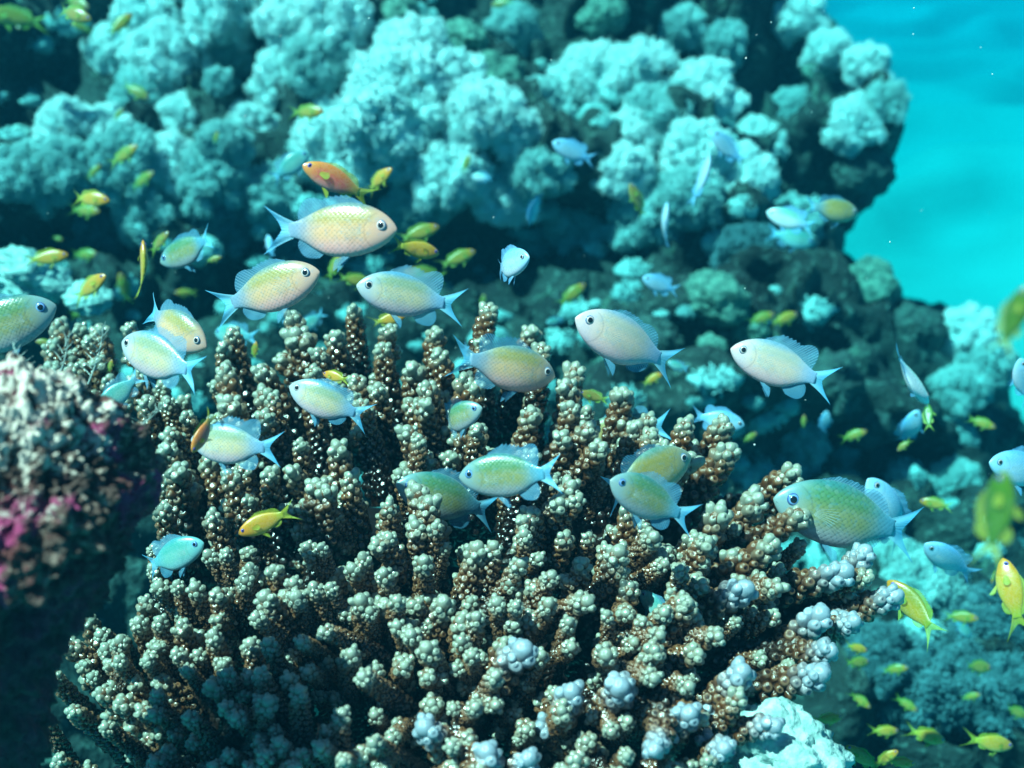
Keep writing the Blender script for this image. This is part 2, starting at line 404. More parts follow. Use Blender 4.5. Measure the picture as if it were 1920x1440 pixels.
MATS = {
 'gold': dset(mat_scaly('gold_pink_scales', (.13, .24, .24), (.44, .32, .10), (.84, .43, .23), (.92, .40, .38), (.66, .36, .36), (.16, .32, .48))),
 'cream': dset(mat_scaly('cream_blue_scales', (.10, .30, .46), (.34, .38, .24), (.76, .54, .34), (.74, .46, .52), (.36, .46, .66), (.18, .40, .64))),
 'silver': dset(mat_scaly('silver_pink_scales', (.16, .32, .44), (.52, .46, .38), (.84, .54, .42), (.90, .48, .50), (.62, .50, .62), (.22, .40, .62), 46, 0.24)),
 'green': dset(mat_scaly('green_scales', (.04, .20, .20), (.10, .24, .10), (.30, .29, .11), (.36, .34, .36), (.24, .38, .50), (.08, .34, .52)), EYE_B),
 'amber': dset(mat_scaly('amber_scales', (.10, .22, .18), (.36, .28, .07), (.50, .34, .09), (.36, .30, .18), (.24, .32, .30), (.12, .32, .40), 46, 0.24)),
 'teal': dset(mat_scaly('teal_scales', (.05, .28, .32), (.08, .36, .32), (.20, .46, .40), (.24, .50, .54), (.18, .44, .52), (.12, .42, .52)), EYE_B),
 'pale': dset(mat_scaly('pale_blue_scales', (.12, .38, .66), (.24, .50, .72), (.42, .60, .76), (.58, .62, .74), (.26, .52, .72), (.14, .42, .72)), EYE_D, FIN_P, FIN_P),
 'white': dset(mat_scaly('white_belly_scales', (.10, .42, .40), (.24, .54, .44), (.78, .74, .78), (.82, .76, .80), (.56, .70, .80), (.24, .52, .74)), EYE_D, FIN_P, TAIL_B),
 'orange': dset(mat_scaly('orange_scales', (.66, .26, .03), (.80, .19, .04), (.86, .12, .08), (.82, .28, .26), (.82, .32, .04), (.66, .40, .04), 52, 0.2), EYE_A, FIN_Y, FIN_Y, FIN_Y),
 'yellow': dset(mat_scaly('yellow_orange_scales', (.46, .34, .02), (.66, .32, .02), (.72, .31, .02), (.60, .40, .06), (.80, .22, .02), (.40, .40, .02), 52, 0.2), EYE_A, FIN_Y, FIN_Y, FIN_Y),
 'lime': dset(mat_scaly('lime_scales', (.13, .20, .02), (.27, .25, .02), (.44, .29, .03), (.34, .30, .05), (.64, .21, .02), (.16, .26, .02), 52, 0.2), EYE_A, FIN_G, FIN_G, FIN_G),
 'leaf': dset(mat_scaly('leaf_green_scales', (.02, .10, .005), (.03, .14, .006), (.05, .19, .008), (.06, .20, .01), (.05, .16, .008), (.03, .15, .008), 52, 0.1), EYE_A, FIN_G, FIN_G, FIN_G),
 'olive': dset(mat_scaly('olive_scales', (.13, .17, .03), (.26, .21, .03), (.34, .23, .04), (.28, .26, .06), (.28, .18, .05), (.20, .28, .04), 52, 0.2), EYE_A, FIN_G, FIN_G, FIN_G),
}
CACHE = {}
def make_fish(sp, mat, hx, hy, tx, ty, label, group, yaw=0, roll=0, d=0, bend=0, fold=1.0):
    """nose at pixel (hx, hy), tail at (tx, ty); yaw>0 turns the head towards the lens; d sets the distance, else the size does"""
    if not yaw and abs(hx - tx) + abs(hy - ty) > 40: yaw = (-20, 12, 0, 22, -10, 16, -26)[int(hx * 3 + hy * 5) % 7]
    dirs = np.array((hx - tx, -(hy - ty))); px = np.hypot(*dirs); dirs = dirs / px; cy = math.cos(R(yaw)); u, v = (hx + tx) / 2, (hy + ty) / 2
    if not d:
        L = 0.078 if sp == 'd' else 0.045
        d = min(L * cy * FPX / px, min(surf_depth(u, v), reef_depth(u, v)) - 0.14)
    L = px * d / FPX / cy
    X = cy * (dirs[0] * CR + dirs[1] * CU) - math.sin(R(yaw)) * CF
    ref = CU if abs(dirs[1]) < 0.93 else CU * 0.2 + CR * (1 if dirs[0] * dirs[1] < 0 else -1)
    Z = ref - X * (ref @ X); Z /= np.linalg.norm(Z); Y = np.cross(Z, X)
    a = R(roll); Z, Y = Z * math.cos(a) + Y * math.sin(a), Y * math.cos(a) - Z * math.sin(a)
    if not bend and px > 55: bend = (-.10, -.05, .04, .10, .15, 0)[int(hx * 7 + hy) % 6]
    if fold == 1.0 and px > 90: fold = (.75, 1.0, 1.2)[int(hx + 3 * hy) % 3]
    bend = round(bend, 2); key = (sp, mat, bend, fold)
    if key not in CACHE: CACHE[key] = fish_meshes(sp, key, bend, MATS[mat], fold)
    root = empty('damselfish' if sp == 'd' else 'anthias', at(u, v, d)); tag(root, label, 'fish', group)
    m = np.eye(4); m[:3, 0] = X; m[:3, 1] = Y; m[:3, 2] = Z
    root.rotation_mode = 'QUATERNION'; root.rotation_quaternion = Matrix(m.tolist()).to_quaternion(); root.scale = (L, L, L)
    last = None
    for name, me, par in CACHE[key]:
        o = link(name, me, last if par else root)
        if name == 'eye': last = o
    return root

# ---------------------------------------------------------------- reef slope behind the colony
def reef_depth(u, v):
    d = LERP(v, [-300, 0, 300, 600, 900, 1200, 1500, 2000], [2.45, 2.30, 2.10, 1.95, 1.78, 1.60, 1.42, 1.15])
    for hu, hv, ru, rv, h in ((980, 490, 300, 85, .32), (1465, 160, 80, 110, .34), (1520, 330, 100, 70, .30), (1600, 880, 190, 65, .32), (110, 440, 150, 38, .28), (90, 150, 110, 50, .26), (450, 160, 60, 90, .22), (1040, 190, 40, 90, .25)):
        d += h * math.exp(-((u - hu) / ru) ** 2 - ((v - hv) / rv) ** 2)
    d += LERP(u, [-400, 0, 400, 1400, 1920], [-0.25, -0.12, 0, 0, 0.10])
    return d
def reef_edge(v): return LERP(v, [-300, 0, 60, 130, 220, 330, 400, 480, 560, 640, 760, 900, 1200, 2000], [1420, 1480, 1530, 1590, 1640, 1640, 1580, 1570, 1650, 1780, 1860, 1960, 2100, 2300])

REEF = {}
def surf_depth(u, v, r=16):
    a = REEF['uvd']; q = np.hypot(a[:, 0] - u, a[:, 1] - v); k = q < r
    return float(np.median(a[k, 2])) if k.any() else float(a[np.argmin(q), 2])
def build_reef():
    mat = mat_reef(); nu, nv = 250, 210; V = np.zeros((nv, nu, 3))
    for j in range(nv):
        tj = j / (nv - 1)
        for i in range(nu):
            s = i / (nu - 1)
            top = -150 + 192 * math.exp(-((LERP(s, [0, 1], [-700, 1900]) - 118) / 95) ** 2)
            v = top + (2100 - top) * tj; e = reef_edge(v)
            if s < 0.86:
                u = -700 + (e + 700) * (s / 0.86); dd = 0; rr = s / 0.86
                dd = 0.25 * max(0, (rr - 0.93) / 0.07) ** 2
            else:
                q = (s - 0.86) / 0.14; u = e + 10 * math.sin(q * 3.14) - 260 * q * q; dd = 0.25 + 2.4 * q
            V[j, i] = at(u, v, reef_depth(u, v) + dd)
    top = V[0].copy()
    P = V.reshape(-1, 3)
    n = fbm(P * 4.2, 3, 3) * 0.10 - np.abs(fbm(P * 9, 3, 9)) * 0.10 + 0.04 + fbm(P * 34, 3, 21) * 0.014
    nrm = -CF * 0.8 + np.array((0, 0, 0.6)); P = P + n[:, None] * nrm + (fbm(P * 6, 2, 40) * 0.05)[:, None] * CR
    D_ = (P - CAM); dep = D_ @ CF; REEF['uvd'] = np.stack([960 + FPX * (D_ @ CR) / dep, 720 - FPX * (D_ @ CU) / dep, dep], 1)
    V = P.reshape(nv, nu, 3)
    ext = V[-1].copy(); ext[:, 2] = -0.1; ext[:, 1] -= 0.1                     # foot down to the sand
    back = V[0] + np.array((0, 1.2, -0.55)); back2 = back + np.array((0, 0.8, -1.6))   # far side of the ridge
    V = np.concatenate([back2[None], back[None], V, ext[None]]); mb = MB()
    mb.add(V.reshape(-1, 3), [f[::-1] for f in grid_faces(nu, nv + 3)]); o = mb.build('reef_slope', mat); o['kind'] = 'structure'

def build_sand():
    mb = MB(); nx, ny = 300, 420; xs = np.linspace(-1, 1, nx); xs = np.sign(xs) * np.abs(xs) ** 1.5 * 30; ys = -3 + np.linspace(0, 1, ny) ** 1.6 * 40
    X, Y = np.meshgrid(xs, ys); P = np.stack([X.ravel(), Y.ravel(), np.zeros(X.size)], 1)
    wob = fbm(P * 0.35, 3, 5) * 1.6
    rip = np.sin((P[:, 1] * 0.9 - P[:, 0] * 0.55 + wob) * 5.2)
    P[:, 2] = 0.05 + fbm(P * 0.22, 3, 7) * 0.22 + np.sign(rip) * np.abs(rip) ** 0.8 * 0.12 + fbm(P * 2.0, 2, 8) * 0.02 + np.clip(P[:, 1] - 4, 0, None) * 0.03
    mb.add(P, grid_faces(nx, ny)); o = mb.build('sand_seabed', mat_sand()); o['kind'] = 'structure'

build_reef(); build_sand()

# ---------------------------------------------------------------- soft corals and boulder corals on the slope
def tuft(mb, c, r, m, rng, dirn, g0, g1, squash=1.0, hl=(0.25, 0.8), wl=(0.055, 0.10)):
    """a knob of small finger-like polyps"""
    D = rng.normal(size=(m, 3)) + np.asarray(dirn) * 1.1; D /= np.linalg.norm(D, axis=1)[:, None]
    B = D * r * 0.82 * np.array((1, 1, squash)) + c; D = D + rng.normal(size=(m, 3)) * 0.38; D /= np.linalg.norm(D, axis=1)[:, None]
    A = np.cross(D, np.array((0.3, 0.5, 0.8))); A /= np.linalg.norm(A, axis=1)[:, None]; Bt = np.cross(D, A)
    h = r * rng.uniform(hl[0], hl[1], m)[:, None]; w_ = r * rng.uniform(wl[0], wl[1], m)[:, None]
    V = np.concatenate([B + A * w_ * .6, B - A * .3 * w_ + Bt * .5 * w_, B - A * .3 * w_ - Bt * .5 * w_,
                        B + D * h * .75 + A * w_, B + D * h * .75 - A * .5 * w_ + Bt * .87 * w_, B + D * h * .75 - A * .5 * w_ - Bt * .87 * w_, B + D * h])
    F = []
    for i in range(m):
        q = [i + k * m for k in range(7)]
        for k in range(3):
            k2 = (k + 1) % 3; F += [(q[k], q[k2], q[3 + k2], q[3 + k]), (q[3 + k], q[3 + k2], q[6])]
    t = np.concatenate([np.full(m * 3, g0), np.full(m * 3, g0 * .3 + g1 * .7), np.full(m, g1)])
    mb.add(V, F, np.stack([t, t, t, t * 0 + 1], 1))

def soft_mesh(seed, mat):
    rng = np.random.default_rng(seed); mb = MB(); SV, SF = sphere(40, 26); KV, KF = sphere(10, 7)
    n = fbm(SV * 1.7 + seed, 3, seed); mb.add(SV * (0.62 * (1 + 0.28 * n))[:, None], SF, np.tile((0, 0.05, 0, 1), (len(SV), 1)))
    N = 120
    for k in range(N):
        z = 1 - 1.75 * (k + 0.5) / N; a = 2.399963 * k + rng.uniform(-.3, .3); q = math.sqrt(max(0, 1 - z * z)); d = np.array((q * math.cos(a), q * math.sin(a), z))
        nn = fbm((d * 1.7 + seed)[None], 3, seed)[0]; hump = fbm((d * 3.3 + seed * 2)[None], 2, seed + 3)[0]
        rad = 0.62 * (1 + 0.28 * nn) + 0.06 + 0.12 * hump; r = rng.uniform(0.14, 0.21) * (1 + 0.25 * hump); g = float(np.clip(0.45 + 0.75 * hump, 0, 1))  # g pales humps and darkens hollows: crevice shade put into the colour
        c = d * rad; mb.add(KV * r * 0.85 + c, KF, np.tile((0, g * 0.5, 0, 1), (len(KV), 1)))
        mb.add(np.array([c * 0.55 + np.array(o) * 0.07 for o in ((1, 0, 0), (-.5, .8, 0), (-.5, -.8, 0))] + [c]), [(0, 1, 3), (1, 2, 3), (2, 0, 3)])
        tuft(mb, c, r, 66, rng, d, 0.25 + g * 0.45, 0.5 + 0.5 * g)
    return mb.mesh('soft_coral', mat)

def boulder_mesh(seed, mat):
    SV, SF = sphere(80, 52); n = fbm(SV * 1.6 + seed * 3, 3, seed); n2 = np.abs(fbm(SV * 4.5 + seed, 3, seed + 5))
    P = SV * (0.86 + 0.24 * n + 0.10 * n2 + 0.03 * fbm(SV * 14, 2, seed))[:, None] * np.array((1, 0.9, 0.85)); mb = MB()
    mb.add(P, SF, np.stack([n, n2, n, n], 1)); return mb.mesh('boulder_coral', mat)

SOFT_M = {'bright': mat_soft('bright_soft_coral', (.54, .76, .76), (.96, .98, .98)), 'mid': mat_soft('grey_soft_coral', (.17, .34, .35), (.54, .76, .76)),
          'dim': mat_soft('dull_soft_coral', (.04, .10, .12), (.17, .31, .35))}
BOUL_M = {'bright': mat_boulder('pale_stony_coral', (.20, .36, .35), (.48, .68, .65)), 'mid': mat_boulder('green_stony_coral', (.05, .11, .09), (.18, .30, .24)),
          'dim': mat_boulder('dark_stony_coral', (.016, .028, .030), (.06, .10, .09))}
SOFT = {}
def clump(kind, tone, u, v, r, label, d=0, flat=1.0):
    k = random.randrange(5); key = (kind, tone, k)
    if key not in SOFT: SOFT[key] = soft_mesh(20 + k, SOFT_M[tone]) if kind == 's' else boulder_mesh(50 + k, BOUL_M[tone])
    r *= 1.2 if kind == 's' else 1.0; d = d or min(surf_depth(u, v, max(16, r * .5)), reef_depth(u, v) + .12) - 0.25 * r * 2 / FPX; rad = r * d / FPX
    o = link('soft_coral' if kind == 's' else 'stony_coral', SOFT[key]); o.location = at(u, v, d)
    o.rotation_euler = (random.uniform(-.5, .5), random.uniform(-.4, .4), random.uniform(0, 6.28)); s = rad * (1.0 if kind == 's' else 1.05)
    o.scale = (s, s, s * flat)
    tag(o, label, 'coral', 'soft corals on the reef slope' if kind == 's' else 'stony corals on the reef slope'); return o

# (kind, tone, u, v, radius in photo pixels, label[, distance])
CLUMPS = [
 ('s','bright',745,205,105,'largest whitish fluffy soft coral mound at the crest of the reef slope'),
 ('s','bright',650,275,85,'bright fluffy soft coral spilling down beside the tall whitish mound, above the big orange fish'),
 ('s','bright',770,110,72,'whitish fluffy soft coral crowning the tall mound'),
 ('s','bright',840,165,66,'rounded whitish soft coral on the shaded shoulder of the tall mound'),
 ('s','bright',590,300,52,'pale soft coral tuft just above the nose of the big orange fish'),
 ('s','bright',905,225,72,'flat topped bright soft coral below the tall whitish mound'),
 ('s','bright',960,250,50,'small bright soft coral at the end of the flat topped bank'),
 ('s','bright',850,330,72,'pale soft coral mound below the flat topped bank'),
 ('s','mid',775,385,58,'grey green soft coral between the pale mound and the nose of the topmost pink fish'),
 ('s','mid',760,300,55,'pitted greenish soft coral under the whitish mound'),
 ('s','bright',945,365,62,'pale ragged soft coral hanging beside the small head-down pale fish'),
 ('s','mid',1010,320,58,'greyish soft coral below the dark cleft'),
 ('s','mid',1085,420,60,'low dull green soft coral mound sitting in the dark hollow'),
 ('s','mid',1010,205,55,'cone shaped grey soft coral pointing upward from the cleft'),
 ('b','bright',1013,122,13,'tiny white ball shaped coral above the cone shaped coral'),
 ('s','mid',965,55,48,'dim soft coral knob near the top of the reef beside the green boulder'),
 ('b','mid',872,78,50,'elongated green boulder coral near the top of the reef'),
 ('b','mid',745,32,44,'smooth green knob of coral at the upper edge of the reef'),
 ('b','mid',930,150,55,'rounded green boulder coral behind the whitish mound'),
 ('s','bright',1110,160,72,'bright soft coral at the start of the long pale bank beyond the dark cleft'),
 ('s','bright',1205,145,62,'bright soft coral in the middle of the long pale bank'),
 ('s','bright',1310,185,66,'bright blocky soft coral ending the long pale bank'),
 ('s','mid',1240,225,62,'greenish soft coral in the shade under the long pale bank'),
 ('s','bright',1190,265,62,'pale soft coral above the slim upright leaning fish'),
 ('s','bright',1165,325,54,'pale soft coral behind the orange fish with its head up'),
 ('s','bright',1310,290,58,'pale soft coral behind the leaning edge-on fish'),
 ('s','bright',1385,345,64,'large pale soft coral lobe beside the dark overhang'),
 ('s','mid',1290,380,66,'greyish soft coral below the leaning edge-on fish'),
 ('s','mid',1210,415,64,'greyish soft coral under the orange fish with its head up'),
 ('s','bright',1420,272,48,'pale soft coral knob behind the diving blue and green fish'),
 ('s','mid',1495,215,46,'dull rounded soft coral deep in the overhang shade'),
 ('s','bright',1595,235,50,'pale soft coral bracket under the reef edge'),
 ('s','mid',1495,345,30,'small square pale soft coral alone in the dark overhang'),
 ('s','bright',1625,125,40,'white spiky soft coral standing up on the reef edge'),
 ('s','mid',1655,195,42,'grey soft coral on the outermost reef edge'),
 ('s','bright',1550,100,42,'bright soft coral cap on the sloping reef edge'),
 ('s','bright',1495,40,48,'bright soft coral highest on the reef edge beside open water'),
 ('b','mid',1540,135,45,'green boulder coral under the bright cap on the reef edge'),
 ('b','dim',1610,330,62,'dark rounded boulder jutting from the reef edge'),
 ('s','mid',1345,85,44,'greenish soft coral on the dark upper reef'),
 ('b','mid',1130,30,48,'yellowish green boulder coral cut by the top of the picture'),
 ('s','mid',1270,60,46,'small greenish soft coral on the dark crest of the reef'),
 ('s','bright',285,45,70,'bright soft coral mound above the two small green fish of the upper corner'),
 ('s','bright',310,115,72,'long bright soft coral bank behind the brown diving fish'),
 ('s','bright',215,100,48,'pale soft coral ledge at the lip of the reef'),
 ('s','bright',410,35,62,'bright soft coral mound at the top of the reef beside a dark gully'),
 ('s','mid',425,95,48,'rounded grey soft coral over the dark gully'),
 ('s','bright',535,150,58,'bright rounded soft coral hanging over the dark gully'),
 ('s','bright',550,50,62,'pale soft coral at the top of the reef'),
 ('s','bright',635,40,62,'pale soft coral between the gully and the green knob'),
 ('s','mid',600,120,58,'grey soft coral on the slope beneath the pale reef top'),
 ('s','mid',410,155,26,'small ring shaped pale soft coral in the gully'),
 ('s','mid',270,190,56,'pale soft coral beneath the brown diving fish'),
 ('s','bright',350,225,50,'pale soft coral with a knobbly rim beside the tiny green orange fish'),
 ('b','bright',40,258,24,'small white ball of coral alone on the dark rock'),
 ('s','bright',130,245,56,'bright low soft coral on the dark rock beside the white ball'),
 ('s','bright',200,248,46,'bright low soft coral above the speckled green fish'),
 ('s','bright',470,245,50,'pale soft coral beyond the dark hollow, below the spindly green fish'),
 ('s','mid',415,275,48,'greyish soft coral in the middle of the upper slope'),
 ('s','mid',500,375,56,'pale rounded soft coral behind the tail of the topmost pink fish'),
 ('s','mid',55,335,66,'broad grey soft coral at the very edge of the view'),
 ('s','mid',130,320,58,'grey soft coral above the two overlapping yellow fish'),
 ('s','mid',240,310,66,'grey soft coral behind the small green school'),
 ('s','bright',320,310,58,'pale soft coral peak beside the small green school'),
 ('s','mid',400,340,66,'broad greyish soft coral in the middle of the lower slope'),
 ('s','mid',290,400,64,'dull soft coral above the orange tail-down fish'),
 ('s','dim',200,420,58,'dark soft coral in the shade above the yellow fish'),
 ('s','dim',420,415,60,'dark soft coral above the blue green fish with drooping head'),
 ('s','dim',540,470,48,'dark soft coral behind the topmost pink fish'),
 ('b','bright',55,512,80,'smooth pale plate of stony coral beside the bright orange fish',1.5,0.55),
 ('b','bright',165,558,48,'smaller smooth pale plate coral behind the small yellow fish',1.45,0.5),
 ('b','mid',1345,560,66,'round mottled boulder coral behind the small bright blue fish'),
 ('b','mid',1620,545,66,'mossy boulder coral beneath the jutting reef edge'),
 ('b','mid',1332,650,30,'small smooth ball coral near the nose of the silvery pink fish'),
 ('b','mid',1410,622,38,'mottled coral lump under the pair of orange fish'),
 ('b','bright',1603,630,26,'small pale cup shaped coral on the dark slope'),
 ('s','mid',1490,425,52,'dull soft coral under the pale pair of fish'),
 ('s','dim',1400,480,60,'dark soft coral in the shade of the pale lobe'),
 ('b','dim',1230,650,62,'dark boulder behind the tail of the large scaled pale fish'),
 ('b','mid',1160,690,46,'pale green coral lump between the branching coral and the large scaled pale fish'),
 ('s','bright',1815,630,54,'pale soft coral on the outer slope beneath the yellow green blade-like fish'),
 ('s','mid',1850,690,52,'hazy soft coral on the outer slope near the edge of the view'),
 ('s','mid',1805,735,48,'pale soft coral beside the nose of the slim diving fish'),
 ('b','dim',1700,620,66,'dark boulder above the forked tail of the slim diving fish'),
 ('b','dim',1560,720,68,'dark mottled boulder behind the silvery pink fish'),
 ('s','mid',1505,830,42,'pale soft coral column below the small oval fish'),
 ('s','mid',1480,885,46,'pale soft coral at the foot of the column, behind the branching coral'),
 ('s','mid',1770,830,48,'pale hazy soft coral behind the pale curved fish'),
 ('s','mid',1790,905,46,'pale hazy soft coral beside the pale yellow fish'),
 ('s','dim',1690,870,52,'dim soft coral above the pale curved fish'),
 ('b','dim',1620,800,62,'dark boulder under the slim diving fish'),
 ('s','mid',1740,1110,76,'bright fluffy soft coral below the slim blue fish with the forked tail'),
 ('s','mid',1690,1060,50,'fluffy soft coral behind the tips of the branching coral'),
 ('s','dim',1810,1190,84,'large dim soft coral behind the vertical yellow fish'),
 ('s','dim',1730,1285,88,'large dim soft coral among the deep school of yellow fish'),
 ('s','dim',1860,1300,70,'dim soft coral at the lower edge of the school of yellow fish'),
 ('s','dim',1640,1230,60,'dim soft coral directly behind the lowest coral branches'),
 ('s','dim',1880,1050,56,'dim soft coral behind the tall blurred green fish'),
 ('b','bright',1470,1420,118,'smooth pale folded leather coral beneath the lowest branches',0.73),
 ('b','bright',825,1448,40,'pale ragged coral tip poking up under the branches at the bottom of the picture',0.74),
]
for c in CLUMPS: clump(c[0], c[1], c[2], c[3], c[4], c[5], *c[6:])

# small turf that nobody could count, growing over the slope
def build_turf():
    rng = np.random.default_rng(4); mb = MB(); KV, KF = sphere(10, 7)
    for k in range(620):
        u = rng.uniform(-350, 1900); v = rng.uniform(-120, 1250)
        if u > reef_edge(v) - 15 or (u < 420 and v > 800): continue
        r = rng.uniform(0.010, 0.034); P0 = at(u, v, surf_depth(u, v, 9)); g = rng.uniform(0, 0.7)
        q = rng.uniform(.5, 1.0); n = fbm(KV * 2 + k, 2, k % 40); mb.add(KV * (1 + .45 * n)[:, None] * r * .8 * np.array((1.25, 1, q)) + P0, KF, np.tile((0, g * .5, 0, 1), (len(KV), 1)))
        tuft(mb, P0, r, 100, rng, (0, -0.4, 0.6), g * .5, g, q, (.12, .34), (.05, .085))
    o = mb.build('coral_turf', SOFT_M['mid']); tag(o, 'short pale coral turf speckling the reef slope', 'turf', kind='stuff')
build_turf()

# ---------------------------------------------------------------- the branching coral colony
TIPS = [  # tip pixel u, v, width in pixels
(118,592,40),(147,606,34),(184,606,40),(104,632,38),(160,628,34),(88,676,46),(130,680,34),(238,604,34),(262,640,30),(433,612,40),(418,642,38),(424,674,44),(538,580,44),(530,616,58),(580,652,34),(588,680,36),(474,686,44),(487,718,44),(516,730,34),(632,618,42),(662,568,36),(730,606,38),(712,642,40),(814,610,42),(822,650,42),(770,682,52),(798,712,42),(706,716,40),(664,700,38),(660,732,34),(674,746,32),(922,566,42),(904,632,36),(1004,612,46),(1018,640,40),(1082,676,48),(880,694,42),(896,712,42),(1060,708,46),(1072,750,44),(800,750,44),(745,796,46),(788,814,34),(896,792,42),(996,762,44),(1172,724,48),(1110,790,46),(1056,808,44),(1200,786,46),(1226,800,42),(1224,770,38),(1134,828,46),(1250,824,40),
(410,738,50),(494,766,42),(344,770,34),(310,804,40),(308,828,44),(330,866,48),(426,880,42),(516,870,42),(540,876,44),(592,896,48),(630,826,48),(300,944,40),(396,950,38),(666,876,42),(1000,842,38),(770,900,50),(820,926,50),(1076,900,50),(1054,936,46),(1090,930,38),(730,930,36),(980,950,42),(610,908,44),(560,822,36),(575,720,38),(250,700,40),(205,700,36),(270,740,38),
(1296,776,42),(1362,780,50),(1376,830,54),(1320,856,54),(1500,880,52),(1422,910,56),(1356,946,56),(1516,956,52),(1582,946,54),
(656,1056,46),(726,1000,42),(772,966,44),(816,980,36),(720,1066,46),(792,1046,50),(674,1116,56),(896,1016,58),(926,1016,48),(984,970,40),(982,992,42),(980,1050,46),(1036,1070,46),(836,1122,60),(896,1150,46),(770,1182,50),(800,1208,56),(930,1122,46),(1032,1126,48),(1106,1120,56),(1162,1026,60),(1232,1000,50),(1276,1060,38),(1292,1130,42),(1140,1146,34),(982,1206,64),(936,1262,48),(1072,1290,56),(1136,1222,56),(1172,1286,64),(672,1262,50),(792,1362,56),(912,1402,56),(994,1420,50),(1226,1414,52),(694,1390,46),(656,1218,48),
(1332,1006,50),(1462,1016,54),(1602,1066,54),(1412,1096,58),(1296,1126,46),(1552,1140,58),(1612,1162,44),(1696,1112,48),(1572,1222,48),(1552,1262,58),(1402,1256,58),(1292,1330,54),(1362,1402,50),(1462,1362,50),(1632,1022,50),(1392,1296,46),(1640,1080,40),(1480,1100,44),(1350,1190,44),(1240,1190,44),(1230,1270,48),
(326,1090,36),(362,1096,44),(256,1156,44),(296,1156,40),(220,1192,44),(216,1232,38),(272,1232,38),(326,1216,38),(396,1180,44),(456,1080,44),(420,1030,36),(490,1112,56),(552,1112,52),(546,1086,42),(572,1020,44),(600,1020,36),(346,1250,36),(420,1256,42),(390,1276,54),(502,1312,56),(560,1290,48),(480,1252,42),(386,1032,42),(614,1096,38),(600,1180,42),(560,1200,38),(500,1200,42),(440,1340,44),(520,1390,46),(600,1400,46),(640,1330,46),(350,1340,40),(290,1300,38)]
WHITE = [(982,1206),(1072,1290),(1172,1286),(792,1362),(912,1402),(1602,1066),(1412,1096),(1552,1140),(1696,1112),(1572,1222),(1552,1262),(1402,1256),(1292,1330),(1462,1362),(1632,1022),(994,1420),(1226,1414),(1362,1402),(1612,1162)]
def tip_depth(u, v):
    d = LERP(v, [540, 700, 900, 1100, 1300, 1440], [1.00, 0.92, 0.83, 0.745, 0.675, 0.64])
    return d + 0.10 * max(0, (abs(u - 880) - 300) / 600) ** 1.5 * (1 if u < 880 else 1.0)
COLONY = at(860, 1230, 1.0)

